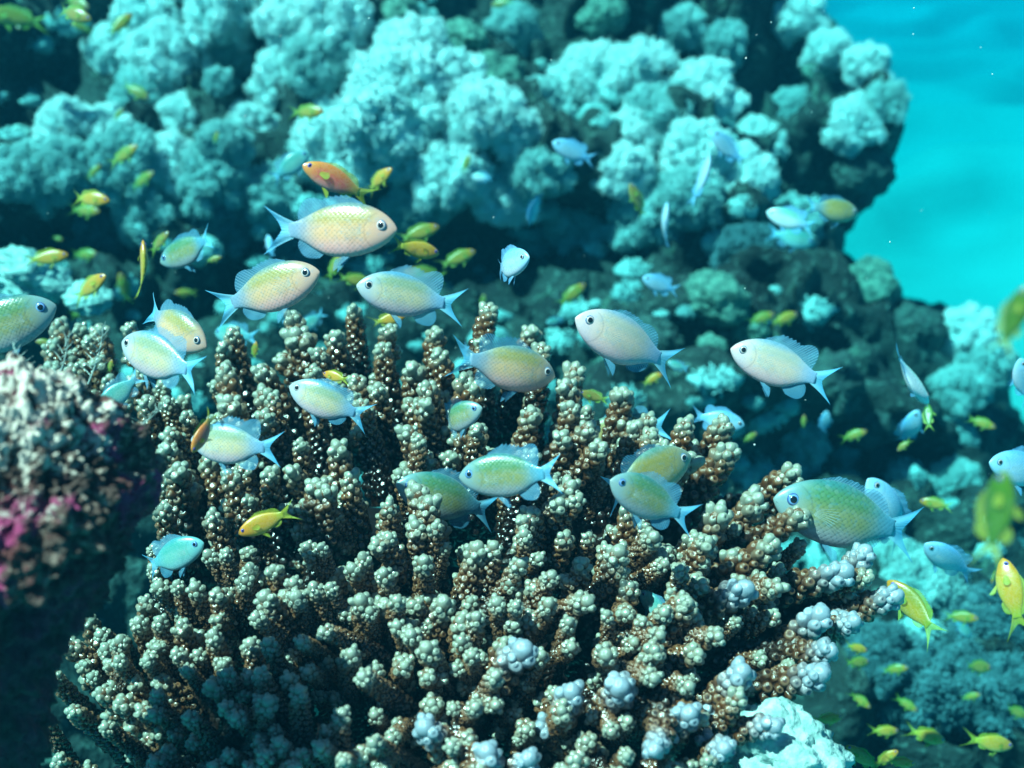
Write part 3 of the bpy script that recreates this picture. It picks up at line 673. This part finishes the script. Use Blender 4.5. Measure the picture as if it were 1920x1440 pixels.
def branch_mesh(seed, mat, fine, detail, fork, white=False):
    """one upright branch of unit width ~1 and length ~6.5, foot at the origin, studded with cup-like bumps"""
    rng = np.random.default_rng(seed); mb = MB(); L = 6.4; NS = (9, 7) if detail else (6, 5); SV, SF = sphere(*NS); SV = SV.copy(); GG = np.clip(SV[:, 2] * 0.5 + 0.5, 0, 1); SV[-1, 2] = 0.52; GG[-1] = 0.12
    cx, cy = rng.uniform(-.5, .5, 2)
    def axis(t, o, d, l, b): return o + d * (l * t) + np.array((b[0], b[1], 0)) * (t * t) * l * 0.22
    def stalk(o, d, l, r0, r1, b, t0):
        ns = max(5, int(l * 5)); na = 10; V = []; C = []; d = d / np.linalg.norm(d); X = frame_from(d)
        for k in range(ns + 1):
            t = k / ns; r = r0 + (r1 - r0) * t; c = axis(t, o, d, l, b)
            if k == ns: r *= 0.55
            for i in range(na):
                a = 6.2832 * i / na; V.append(c + r * (math.cos(a) * X[:, 0] + math.sin(a) * X[:, 1])); C.append((t0 + (1 - t0) * t, 0, 0, 1))
        F = grid_faces(na, ns + 1, True); F.append(tuple(range(ns * na, ns * na + na))); mb.add(V, F, C)
        size = 0.160 if fine else 0.228; row = size * 1.45; z = 0.10; k = 0; g = 2.399963
        count = int(l / row * (2 * math.pi * (r0 + r1) * 0.5 + size) / (size * 2.05))
        for q in range(count):
            t = (q + 0.5) / count; t = t ** 0.93
            if t < 0.04: continue
            r = r0 + (r1 - r0) * t; c = axis(t, o, d, l, b); a = q * g + rng.uniform(-.22, .22)
            out = math.cos(a) * X[:, 0] + math.sin(a) * X[:, 1]
            up = 0.75 + 0.6 * t; dr = out + d * up; dr /= np.linalg.norm(dr)
            s = size * rng.uniform(0.80, 1.22) * (1.05 - 0.15 * t); h = s * rng.uniform(1.25, 1.75); Y = frame_from(dr)
            loc = np.stack([SV[:, 0] * s, SV[:, 1] * s, SV[:, 2] * h], 1) @ Y.T + c + out * (r * 0.90) + dr * h * 0.25
            gg = GG; mb.add(loc, SF, np.stack([np.full(len(gg), t0 + (1 - t0) * t), gg, gg * 0 + rng.random(), gg * 0 + 1], 1))
        # swollen end made of one large and a few smaller knobs
        e = axis(1.0, o, d, l, b); dd = axis(1.0, o, d, l, b) - axis(0.94, o, d, l, b); dd /= np.linalg.norm(dd); Y = frame_from(dd); TV, TF = sphere(12, 9)
        kn = 1.4 if white and t0 == 0 else 1.05
        for m in range(7 if detail else 4):
            if m == 0: c, s = e + dd * r1 * 0.25, r1 * kn
            elif white and False: a = m * 2.1 + rng.random(); c, s = e + (math.cos(a) * Y[:, 0] + math.sin(a) * Y[:, 1]) * r1 * kn * 0.5 - dd * r1 * rng.uniform(0.3, 0.9), r1 * kn * rng.uniform(0.55, 0.7)
            else: a = m * 1.05 + rng.random() * .4; c, s = e + (math.cos(a) * Y[:, 0] + math.sin(a) * Y[:, 1]) * r1 * 0.72 - dd * r1 * rng.uniform(0.1, 0.7), size * rng.uniform(0.72, 0.95)
            n = 1 + 0.08 * fbm(TV * 2 + m + seed, 2, seed); loc = (TV * n[:, None] * s * np.array((1, 1, 1.12))) @ Y.T + c
            tt = np.clip(0.935 + 0.065 * TV[:, 2] if m == 0 else 0.865 + 0.06 * TV[:, 2], 0, 1)
            mb.add(loc, TF, np.stack([tt, 0.75 + 0 * n, n * 0 + rng.random(), n * 0 + 1], 1))
    O = np.zeros(3); Z = np.array((0, 0, 1.0)); b0 = (cx, cy)
    stalk(O, Z, L, 0.42 if fine else 0.52, 0.26 if fine else 0.25, b0, 0.0)
    for k in range(fork):
        t = rng.uniform(0.40, 0.74); a = rng.uniform(0, 6.28); d = np.array((math.cos(a), math.sin(a), 1.15)); l = rng.uniform(0.6, 1.5)
        stalk(axis(t, O, Z, L, b0), d, l, 0.27, 0.22, (0, 0), min(0.8, 0.45 + 0.42 * t))
    return mb.mesh('branch', mat)

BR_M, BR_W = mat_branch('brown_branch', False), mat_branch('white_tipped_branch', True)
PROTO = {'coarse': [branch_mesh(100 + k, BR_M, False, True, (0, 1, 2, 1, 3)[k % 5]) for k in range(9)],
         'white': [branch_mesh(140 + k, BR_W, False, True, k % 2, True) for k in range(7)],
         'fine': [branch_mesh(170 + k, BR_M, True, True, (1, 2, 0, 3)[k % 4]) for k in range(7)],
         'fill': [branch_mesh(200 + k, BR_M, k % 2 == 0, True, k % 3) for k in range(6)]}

def branch_xform(u, v, wpx, rng, sink=0.0):
    d = tip_depth(u, v) + sink; tip = at(u, v, d); s = wpx * d / FPX * 0.92
    rad = tip - COLONY; rad /= np.linalg.norm(rad)
    up = 0.95 * LERP(v, [560, 900, 1150, 1440], [1.15, 1.0, 0.75, 0.45]) * LERP(u, [150, 850, 1250, 1600], [3.0, 1.15, 0.85, 0.30])
    dr = rad + np.array((0, 0, up)) + rng.normal(size=3) * LERP(u, [200, 700, 1000], [0.36, 0.28, 0.26]); dr /= np.linalg.norm(dr)
    Y = frame_from(dr); a = rng.uniform(0, 6.28); Rz = np.array(((math.cos(a), -math.sin(a), 0), (math.sin(a), math.cos(a), 0), (0, 0, 1)))
    M = Y @ Rz * s; M[:, 2] *= rng.uniform(0.92, 1.12); return M, tip

def build_colony():
    rng = np.random.default_rng(77); root = empty('branching_coral', COLONY)
    tag(root, 'large brown branching coral colony studded with pale bumps and white tips', 'coral')
    order = sorted(TIPS, key=lambda t: -t[2] / (1 + 0.0))
    rest = MB()
    def put(rest_or_root, u, v, wpx, kind, sink):
        M, tip = branch_xform(u, v, wpx, rng, sink); me = PROTO[kind][rng.integers(len(PROTO[kind]))]
        V = np.empty(len(me.vertices) * 3, np.float32); me.vertices.foreach_get('co', V); V = V.reshape(-1, 3)
        top = V[np.argmax(V[:, 2])]; loc = tip - M @ top
        if rest_or_root is root:
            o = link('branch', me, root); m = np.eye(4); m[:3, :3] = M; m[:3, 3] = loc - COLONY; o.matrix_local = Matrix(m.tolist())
        else:
            C = np.empty(len(me.vertices) * 4, np.float32); me.color_attributes['tone'].data.foreach_get('color', C)
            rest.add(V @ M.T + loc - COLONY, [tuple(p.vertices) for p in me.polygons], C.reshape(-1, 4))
    for k, (u, v, wpx) in enumerate(order):
        white = (u, v) in WHITE
        fine = v > 980 and u < 1250
        kind = 'white' if white else 'fine' if fine else 'coarse'
        put(root if k < 100 else rest, u, v, wpx * (1.06 if white else 1), kind, 0)
    pts = [(t[0], t[1]) for t in TIPS]; n = 0
    for _ in range(4000):
        u = rng.uniform(70, 1640); v = rng.uniform(640, 1500)
        lim = LERP(u, [70, 250, 430, 660, 920, 1080, 1220, 1400, 1600], [650, 700, 680, 660, 640, 740, 820, 920, 1080])
        if v < lim or (u > 1250 and v > 1150 + (1640 - u) * 0.8) or (u < 280 and v < 1150 and v > 690): continue
        if min((u - a) ** 2 + (v - b) ** 2 for a, b in pts) < 25 ** 2: continue
        pts.append((u, v)); n += 1; put(rest, u, v, rng.uniform(32, 44), 'fill', rng.uniform(0.022, 0.07))
        if n > 160: break
    n = 0
    for _ in range(6000):                                                      # closer packing low on the colony
        u = rng.uniform(180, 1330); v = rng.uniform(980, 1560)
        if v < LERP(u, [180, 320, 1330], [1200, 1040, 960]) or min((u - a) ** 2 + (v - b) ** 2 for a, b in pts) < 27 ** 2: continue
        pts.append((u, v)); n += 1; put(rest, u, v, rng.uniform(36, 48), 'fill', rng.uniform(-0.005, 0.03))
        if n > 130: break
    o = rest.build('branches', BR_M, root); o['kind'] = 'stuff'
    # dark dead base from which the branches grow
    SV, SF = sphere(70, 44); n_ = fbm(SV * 3, 4, 2); c = at(840, 1290, 1.10) - COLONY
    P = SV * (1 + 0.16 * n_)[:, None] * np.array((0.25, 0.20, 0.13)) + c; mb = MB(); mb.add(P, SF); mb.build('base', mat_base(), root)
build_colony()

# dark ledge carrying the colony
def build_ledge():
    SV, SF = sphere(120, 80); n = fbm(SV * 3.1, 5, 31); mb = MB(); c = at(600, 1900, 1.14)
    c[2] -= 0.12; P = SV * (1 + 0.16 * n)[:, None] * np.array((0.36, 0.30, 0.36)) + c; P[:, 2] = np.where(P[:, 2] < c[2] - 0.1, (P[:, 2] - c[2] + 0.1) * 4 + c[2] - 0.1, P[:, 2])
    mb.add(P, SF); o = mb.build('reef_ledge', mat_base()); o['kind'] = 'structure'
build_ledge()

# encrusted rock close to the lens
def build_rock():
    nu, nv = 420, 320; SV, SF = sphere(nu, nv); c = at(55, 960, 0.58); k = 0.58 / FPX
    P = SV.copy(); rr = np.array((205, 220, 235)) * k
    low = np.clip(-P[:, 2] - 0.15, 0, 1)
    Q = P * rr; Q[:, :2] *= (1 - 0.25 * np.clip(low * 1.6, 0, 1))[:, None]; Q[:, 0] -= 0.045 * np.clip(low * 2, 0, 1); Q[:, 2] -= low ** 1.3 * 0.16
    n = fbm(Q * 24, 4, 61); n2 = np.abs(fbm(Q * 100, 4, 62)); n3 = fbm(Q * 360, 3, 63)
    Q = Q + P * (n * 0.0095 + n2 * 0.0085 + n3 * 0.0024)[:, None]
    lit_upper = np.clip(0.5 + 1.6 * (P[:, 2] + 0.06 + 0.25 * n), 0.12, 1)  # falls off downward, painting the shade of the underside into the tone
    mb = MB(); mb.add(Q + c, SF, np.stack([lit_upper, np.clip(P[:, 2], 0, 1), n2, n * 0 + 1], 1)); o = mb.build('encrusted_rock', mat_crust())
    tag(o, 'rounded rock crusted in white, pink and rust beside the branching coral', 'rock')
build_rock()

# wispy hydroids between the rock and the colony
HYM = mat_plain('hydroid', (0.30, 0.42, 0.40), 0.8)
def hydroid(u, v, h, lean, d, label):
    mb = MB(); rng = np.random.default_rng(int(u)); b = at(u, v, d); s = d / FPX
    def tube(A, B, r):
        n = 8; ax = frame_from(B - A); V = []
        for j in range(n):
            t = j / (n - 1); cc = A * (1 - t) + B * t + CR * (math.sin(t * 3) * 0.05 * np.linalg.norm(B - A))
            for i in range(5): a = 6.283 * i / 5; V.append(cc + r * (1 - 0.7 * t) * (math.cos(a) * ax[:, 0] + math.sin(a) * ax[:, 1]))
        mb.add(np.array(V) - b, grid_faces(5, n, True))
    top = b + (CU * h + CR * lean) * s; tube(b, top, 0.0005)
    for k in range(14):
        t = 0.15 + 0.8 * k / 14; q = b * (1 - t) + top * t; sg = 1 if k % 2 else -1
        tube(q, q + (CR * sg * h * 0.28 * (1.1 - t) + CU * h * 0.17) * s + CF * rng.normal() * 0.004, 0.0003)
    o = mb.build('hydroid', HYM); o.location = b; tag(o, label, 'hydroid', 'wispy hydroids by the crusted rock')
hydroid(60, 735, 95, -40, 0.66, 'wispy feathery hydroid on top of the crusted rock, under the fish cut by the frame')
hydroid(100, 730, 110, 30, 0.67, 'feathery hydroid leaning towards the coral from the crusted rock')
hydroid(165, 720, 110, 28, 0.70, 'thin upright hydroid in front of the outermost coral branches')
hydroid(235, 820, 70, 80, 0.66, 'low hydroid lying over the shoulder of the crusted rock')

# ---------------------------------------------------------------- the fish
GD, GA = 'damselfish schooling over the coral', 'anthias schooling over the reef'
FISH = [  # species, colouring, nose x, y, tail x, y, label, extra
('d','gold',747,434,498,428,'topmost pink-gold damselfish with a folded fin, right below the big orange fish',dict(fold=.8)),
('d','gold',603,512,398,578,'pink-gold damselfish climbing with nose up, its belly fins touching a coral tip',dict(fold=.8)),
('d','cream',671,537,866,575,'cream and yellow damselfish with a wide forked tail, facing the climbing pink one',dict()),
('d','pale',992,488,912,502,'round pale blue damselfish turning towards the viewer in open water',dict(yaw=52,bend=.18,d=.80)),
('d','silver',1077,598,1278,688,'cream damselfish with very clear scales heading away over the dark reef',dict(fold=.6)),
('d','silver',1370,654,1562,722,'silvery pink damselfish with raised back fin alone against the dark slope',dict()),
('d','gold',396,652,243,572,'golden damselfish with big eye, half hidden behind a cream blue one',dict(d=.83)),
('d','cream',214,640,392,704,'cream and blue damselfish overlapping the golden one above the coral',dict(d=.76)),
('d','green',98,572,-125,664,'grey green damselfish cut off by the edge of the frame',dict(d=.74,fold=.8)),
('d','cream',540,724,692,786,'blue and yellow damselfish sloping down among the branches beside a yellow fish',dict(d=.80,bend=-.1)),
('d','gold',1042,706,852,668,'gold damselfish resting with its nose on a coral tip',dict(d=.90)),
('d','green',905,764,796,806,'green damselfish with its body curled, between branches under the gold one',dict(d=.77,yaw=28,bend=.42,fold=1.3)),
('d','cream',350,826,526,842,'green and gold damselfish with a small orange fish across its face',dict(d=.76)),
('d','green',860,896,1062,884,'large green damselfish with blue tail swimming level in front of the coral',dict(d=.73)),
('d','green',745,905,938,968,'green damselfish with head hidden behind a coral branch',dict(d=.865)),
('d','amber',1302,858,1118,925,'amber damselfish with netted scales and big dark eye between coral tips',dict(d=.80)),
('d','green',1141,898,1302,980,'slender green and blue damselfish in front of the amber one',dict(d=.73,bend=.08)),
('d','green',1448,934,1740,1008,'biggest green damselfish lying behind the outer white coral tips',dict(d=.86,fold=.5,yaw=4)),
('d','pale',1622,896,1716,1036,'pale blue damselfish with arched back behind the biggest green one',dict(d=.98,bend=-.15)),
('d','pale',1729,1018,1832,1082,'slim pale damselfish with forked tail, nearly below the arched pale one',dict(d=1.0,roll=35)),
('d','white',1752,756,1656,662,'slim white bellied damselfish diving with tail raised',dict(d=1.0,roll=35)),
('d','pale',1716,768,1694,846,'small blue damselfish seen almost end-on with head up',dict(d=1.25,yaw=25,bend=.25)),
('d','pale',1846,866,2000,896,'pale blue damselfish entering the frame beside the tall green fish',dict(d=.95)),
('d','pale',1905,672,1935,760,'pale damselfish sliver at the frame edge',dict(d=1.0)),
('d','pale',1203,522,1272,546,'small bright blue damselfish alone in the dark water',dict(d=1.35)),
('d','pale',1035,270,1114,300,'small pale blue damselfish passing in front of the white soft corals',dict(d=1.5)),
('d','pale',1332,250,1394,306,'small blue and green damselfish diving beside the long pale coral bank',dict(d=1.5)),
('d','white',1439,396,1524,428,'small white bellied damselfish meeting a grey one by the reef edge',dict(d=1.4)),
('d','amber',1614,398,1508,388,'grey and amber damselfish near the reef edge with hanging belly fins',dict(d=1.3)),
('d','teal',1528,456,1440,434,'dim teal damselfish below the white bellied one by the reef edge',dict(d=1.7)),
('d','pale',1328,292,1304,388,'thin leaning damselfish seen edge-on against pale coral',dict(d=1.4,roll=78)),
('d','pale',1250,380,1240,466,'thin upright damselfish seen edge-on like a blue needle',dict(d=1.4,roll=86)),
('d','pale',994,420,1006,358,'small pale damselfish hanging head down by a ragged soft coral',dict(d=1.45,roll=45)),
('d','green',294,490,418,446,'blue green damselfish with drooping head near two orange fish',dict(d=1.05)),
('d','teal',578,284,508,338,'teal damselfish just behind the big orange fish',dict(d=1.35)),
('d','pale',500,440,512,482,'tiny pale blue damselfish under the tail of the topmost pink one',dict(d=1.4,roll=40)),
('d','teal',562,622,608,584,'small teal damselfish with raised fins behind the tall coral tips',dict(d=1.35)),
('d','teal',1024,606,1056,598,'small oval teal damselfish far behind the coral',dict(d=1.6,yaw=20)),
('d','pale',1548,770,1546,812,'small oval pale damselfish standing vertical in the dark slope',dict(d=1.5,yaw=25)),
('d','pale',1396,798,1296,778,'pale blue damselfish hiding behind a white coral tip',dict(d=1.05,bend=.1)),
('d','amber',1090,822,1262,796,'amber damselfish almost covered by coral branches, only netted scales showing',dict(d=.93)),
('d','pale',912,676,862,648,'blue damselfish hidden behind coral with only its tail showing',dict(d=1.15)),
('d','teal',1252,680,1290,692,'small teal damselfish behind the tail of the clearly scaled one',dict(d=1.3)),
('d','teal',386,1016,256,1070,'green damselfish sheltering in the shade of the crusted rock',dict(d=.80)),
('d','teal',188,768,262,702,'dim teal damselfish slipping between the crusted rock and the coral',dict(d=.80)),
('d','teal',1202,1110,1260,1172,'blue damselfish tail poking from deep between the branches',dict(d=.80)),
('d','teal',398,622,484,634,'dark damselfish with a thin tail behind the coral tips',dict(d=1.2)),
('d','teal',1824,1196,1786,1162,'faint blue damselfish below the curved green fish',dict(d=1.3)),
('d','white',884,330,922,334,'tiny pinkish damselfish blurred against the soft coral',dict(d=1.8)),

('a','orange',570,312,702,372,'big orange and rose anthias with yellow fins above the school',dict(d=.98)),
('a','yellow',736,318,682,358,'small yellow anthias right behind the tail of the big orange one',dict(d=1.2,yaw=20)),
('a','yellow',208,378,126,368,'yellow orange anthias overlapping a paler one on the upper slope',dict()),
('a','lime',190,398,130,392,'pale green anthias tucked under the yellow orange one on the upper slope',dict()),
('a','olive',40,58,36,14,'brown anthias diving away with wide spread tail near the picture corner',dict(yaw=30)),
('a','lime',-20,28,80,40,'pale green anthias behind the brown diver in the picture corner',dict(d=1.9)),
('a','olive',174,40,100,12,'dark olive anthias near the upper corner',dict()),
('a','olive',170,18,118,-6,'brown anthias at the very top above the dark olive one',dict()),
('a','lime',246,24,204,70,'green anthias swimming steeply up near the upper corner',dict()),
('a','lime',136,44,170,58,'tiny lime anthias below the dark olive one',dict()),
('a','olive',281,186,230,157,'brown orange anthias diving across the bright soft coral',dict()),
('a','lime',230,204,214,226,'tiny green anthias below the brown diving one',dict()),
('a','lime',408,246,402,270,'tiny green orange anthias alone on the upper slope',dict()),
('a','lime',260,274,204,310,'speckled green anthias climbing above the small school',dict()),
('a','lime',188,308,164,338,'small green anthias trailing the speckled one',dict()),
('a','lime',290,324,244,352,'green anthias climbing at the lower end of the small school',dict()),
('a','lime',609,212,542,208,'spindly pale green anthias against dark reef over the big orange one',dict()),
('a','lime',880,290,868,324,'tiny green anthias standing upright in front of the pale coral mound',dict()),
('a','olive',1180,345,1210,408,'orange brown anthias with head up on the pale coral',dict(d=1.4)),
('a','yellow',268,450,274,560,'long orange anthias hanging tail down with forked tail',dict(d=1.0,roll=70)),
('a','olive',318,436,280,474,'rusty anthias behind the long tail-down orange one',dict(d=1.2)),
('a','olive',416,482,386,490,'small rusty anthias behind the drooping blue green fish',dict(d=1.2)),
('a','yellow',128,478,46,490,'bright orange anthias over the smooth pale plate coral',dict()),
('a','lime',118,450,98,444,'small green yellow anthias just above the bright orange one',dict()),
('a','lime',186,478,134,476,'green anthias between the bright orange one and the tail-down one',dict()),
('a','yellow',204,518,130,562,'orange anthias climbing over the smaller plate coral',dict()),
('a','lime',192,576,206,546,'small yellow anthias with head down under the climbing orange one',dict()),
('a','lime',228,512,236,566,'pale green anthias upright before the golden fish tail',dict()),
('a','olive',170,572,130,592,'rusty anthias low beside the outer coral branches',dict()),
('a','yellow',330,550,366,548,'small round yellow anthias in the dark between damselfish',dict(yaw=25)),
('a','lime',823,424,748,450,'upper green anthias of the trio beside the topmost pink fish',dict()),
('a','yellow',822,474,732,460,'yellow anthias in the middle of the trio, ahead of the pink fish nose',dict()),
('a','lime',891,470,824,500,'last green yellow anthias of the trio, nearest the round pale blue fish',dict()),
('a','lime',642,476,612,524,'dim green anthias between the two pink damselfish',dict(d=1.3)),
('a','lime',696,530,634,520,'green anthias partly behind the cream damselfish',dict(d=1.2)),
('a','lime',760,512,840,520,'blurred green anthias behind the back fin of the cream damselfish',dict(d=1.4)),
('a','yellow',760,592,696,606,'yellow green anthias under the cream damselfish',dict(d=1.0)),
('a','lime',996,528,1004,510,'small yellow anthias seen head-on beside the round pale blue fish',dict(yaw=40)),
('a','lime',1098,532,1046,574,'green yellow anthias climbing in the dark above the scaled damselfish',dict()),
('a','lime',908,552,903,576,'tiny upright green anthias over the tallest coral tip',dict()),
('a','yellow',1498,588,1444,608,'orange anthias leading a pair above the silvery pink damselfish',dict()),
('a','lime',1452,588,1400,606,'green anthias following the orange one of the pair',dict()),
('a','yellow',604,700,656,714,'vivid yellow anthias squeezed behind the blue and yellow damselfish',dict(d=.90)),
('a','olive',1086,736,1142,752,'olive anthias between coral tips under the scaled damselfish',dict(d=1.0)),
('a','yellow',1242,700,1204,722,'small yellow anthias below the tail of the scaled damselfish',dict(d=1.3)),
('a','yellow',450,1000,553,954,'vivid yellow orange anthias low among the branches',dict(d=.76)),
('a','orange',364,848,402,770,'small orange anthias crossing the face of the green and gold damselfish',dict(d=.71,roll=15)),
('a','lime',480,640,476,674,'tiny green anthias upright between coral tips',dict(d=1.0)),
('a','lime',210,674,204,698,'tiny green anthias peeping between outer branches',dict(d=1.0)),
('a','olive',66,640,100,644,'olive anthias behind the damselfish cut by the frame',dict(d=1.1)),
('a','lime',1728,940,1784,950,'pale yellow anthias by the arched pale damselfish',dict(d=1.2)),
('a','lime',1624,808,1578,824,'dim green anthias low on the dark slope',dict(d=1.45)),
('a','lime',1508,778,1506,802,'tiny green anthias upright beside the small oval fish',dict(d=1.45)),
('a','lime',1420,812,1392,828,'small green anthias near the white coral tip',dict(d=1.4)),
('a','yellow',1890,1050,1904,1186,'long yellow anthias swimming straight up in the lower school',dict(d=.95,roll=25)),
('a','lime',1674,1094,1764,1192,'curved green anthias with forked tail at the outermost branch tip',dict(d=.86,bend=.25)),
('a','lime',1830,1158,1772,1156,'green anthias between the curved one and the long yellow one',dict(d=1.25)),
('a','yellow',1628,1222,1584,1208,'yellow green anthias just beyond a white branch tip',dict(d=1.15)),
('a','lime',1634,1244,1580,1240,'green anthias just under another one beside a white branch tip',dict(d=1.2)),
('a','lime',1700,1250,1656,1260,'dim green anthias in the deep school under the fluffy coral',dict(d=1.3)),
('a','lime',1864,1256,1800,1244,'lime anthias alone before the large dim soft coral',dict(d=1.25)),
('a','lime',1630,1326,1594,1298,'green anthias diving beside the lowest branch',dict(d=1.25)),
('a','lime',1718,1332,1680,1308,'faint green anthias in the middle of the deep school',dict(d=1.35)),
('a','lime',1836,1300,1804,1312,'small green anthias over the dim soft coral',dict(d=1.35)),
('a','yellow',1580,1346,1522,1352,'yellow anthias above the pale leather coral',dict(d=1.1)),
('a','yellow',1686,1372,1630,1370,'yellow anthias level in the bottom row of the school',dict(d=1.2)),
('a','yellow',1774,1392,1700,1368,'yellow orange anthias with nose down in the bottom row of the school',dict(d=1.15)),
('a','yellow',1902,1402,1810,1384,'orange yellow anthias with a long tail at the end of the bottom row',dict(d=1.1)),
('a','lime',1588,1400,1650,1446,'large pale lime anthias nearest the leather coral',dict(d=.95)),
('a','olive',1572,1400,1590,1440,'orange anthias tucked behind the large pale lime one',dict(d=1.05)),
('a','yellow',1682,1406,1640,1438,'yellow orange anthias climbing out of the frame bottom',dict(d=1.05)),
('a','yellow',1716,1432,1660,1428,'yellow anthias cut by the frame bottom',dict(d=1.0)),
('a','leaf',1915,540,1886,660,'blurred green blade-like anthias at the frame edge over open sand',dict(d=.40,roll=30)),
('a','leaf',1744,758,1738,806,'small green anthias pointing up behind the slim diving damselfish',dict(d=1.1,roll=30)),
('a','leaf',1874,880,1868,1060,'tall blurred green anthias below the entering pale damselfish',dict(d=.42,roll=40)),
('a','lime',1852,962,1858,1004,'small green anthias beside the tall blurred one',dict(d=1.4)),
('a','olive',1684,846,1706,824,'dark green anthias under the small end-on blue fish',dict(d=1.2)),
('a','lime',1864,802,1816,784,'dim lime anthias on the hazy outer slope',dict(d=1.4)),
('a','lime',1858,1094,1872,1062,'pale lime anthias close to the head of the long yellow one',dict(d=1.2)),
('a','lime',1930,1346,1880,1322,'dim green anthias at the frame edge above the bottom row',dict(d=1.3)),
('a','olive',920,8,962,2,'green anthias at the top over the dark reef crest',dict()),
]
for sp, m, hx, hy, tx, ty, lab, ex in FISH: make_fish(sp, m, hx, hy, tx, ty, lab, GD if sp == 'd' else GA, **ex)

# drifting specks in the water: nobody could count them
def build_specks():
    rng = np.random.default_rng(9); mb = MB(); SV, SF = sphere(6, 4)
    for k in range(170):
        P0 = at(rng.uniform(-100, 2000), rng.uniform(-50, 1500), rng.uniform(0.7, 1.6)); mb.add(SV * rng.uniform(.0002, .0006) + P0, SF)
    tag(mb.build('plankton_specks', mat_plain('plankton', (.7, .75, .75), .6)), 'tiny pale specks drifting in the water', 'plankton', kind='stuff')
build_specks()

# ---------------------------------------------------------------- the water itself: even, cyan, swallowing red
def build_haze():
    mb = MB(); x0, x1, y0, y1, z0, z1 = -31, 31, -4, 38, -1.5, 1.86
    V = [(x, y, z) for z in (z0, z1) for y in (y0, y1) for x in (x0, x1)]
    mb.add(V, [(0, 2, 3, 1), (4, 5, 7, 6), (0, 1, 5, 4), (2, 6, 7, 3), (0, 4, 6, 2), (1, 3, 7, 5)])
    m = bpy.data.materials.new('sea_water'); m.use_nodes = True; t = m.node_tree
    for n in list(t.nodes):
        if n.type == 'BSDF_PRINCIPLED': t.nodes.remove(n)
    pv = t.nodes.new('ShaderNodeVolumePrincipled'); t.links.new(pv.outputs[0], t.nodes['Material Output'].inputs['Volume'])
    pv.inputs['Density'].default_value = 0.72; pv.inputs['Color'].default_value = (0.001, 0.014, 0.023, 1)
    pv.inputs['Absorption Color'].default_value = (0.002, 0.85, 0.92, 1)
    o = mb.build('haze', m, smooth=False); o['kind'] = 'stuff'; o['label'] = 'clear turquoise sea water filling the whole view'
build_haze()
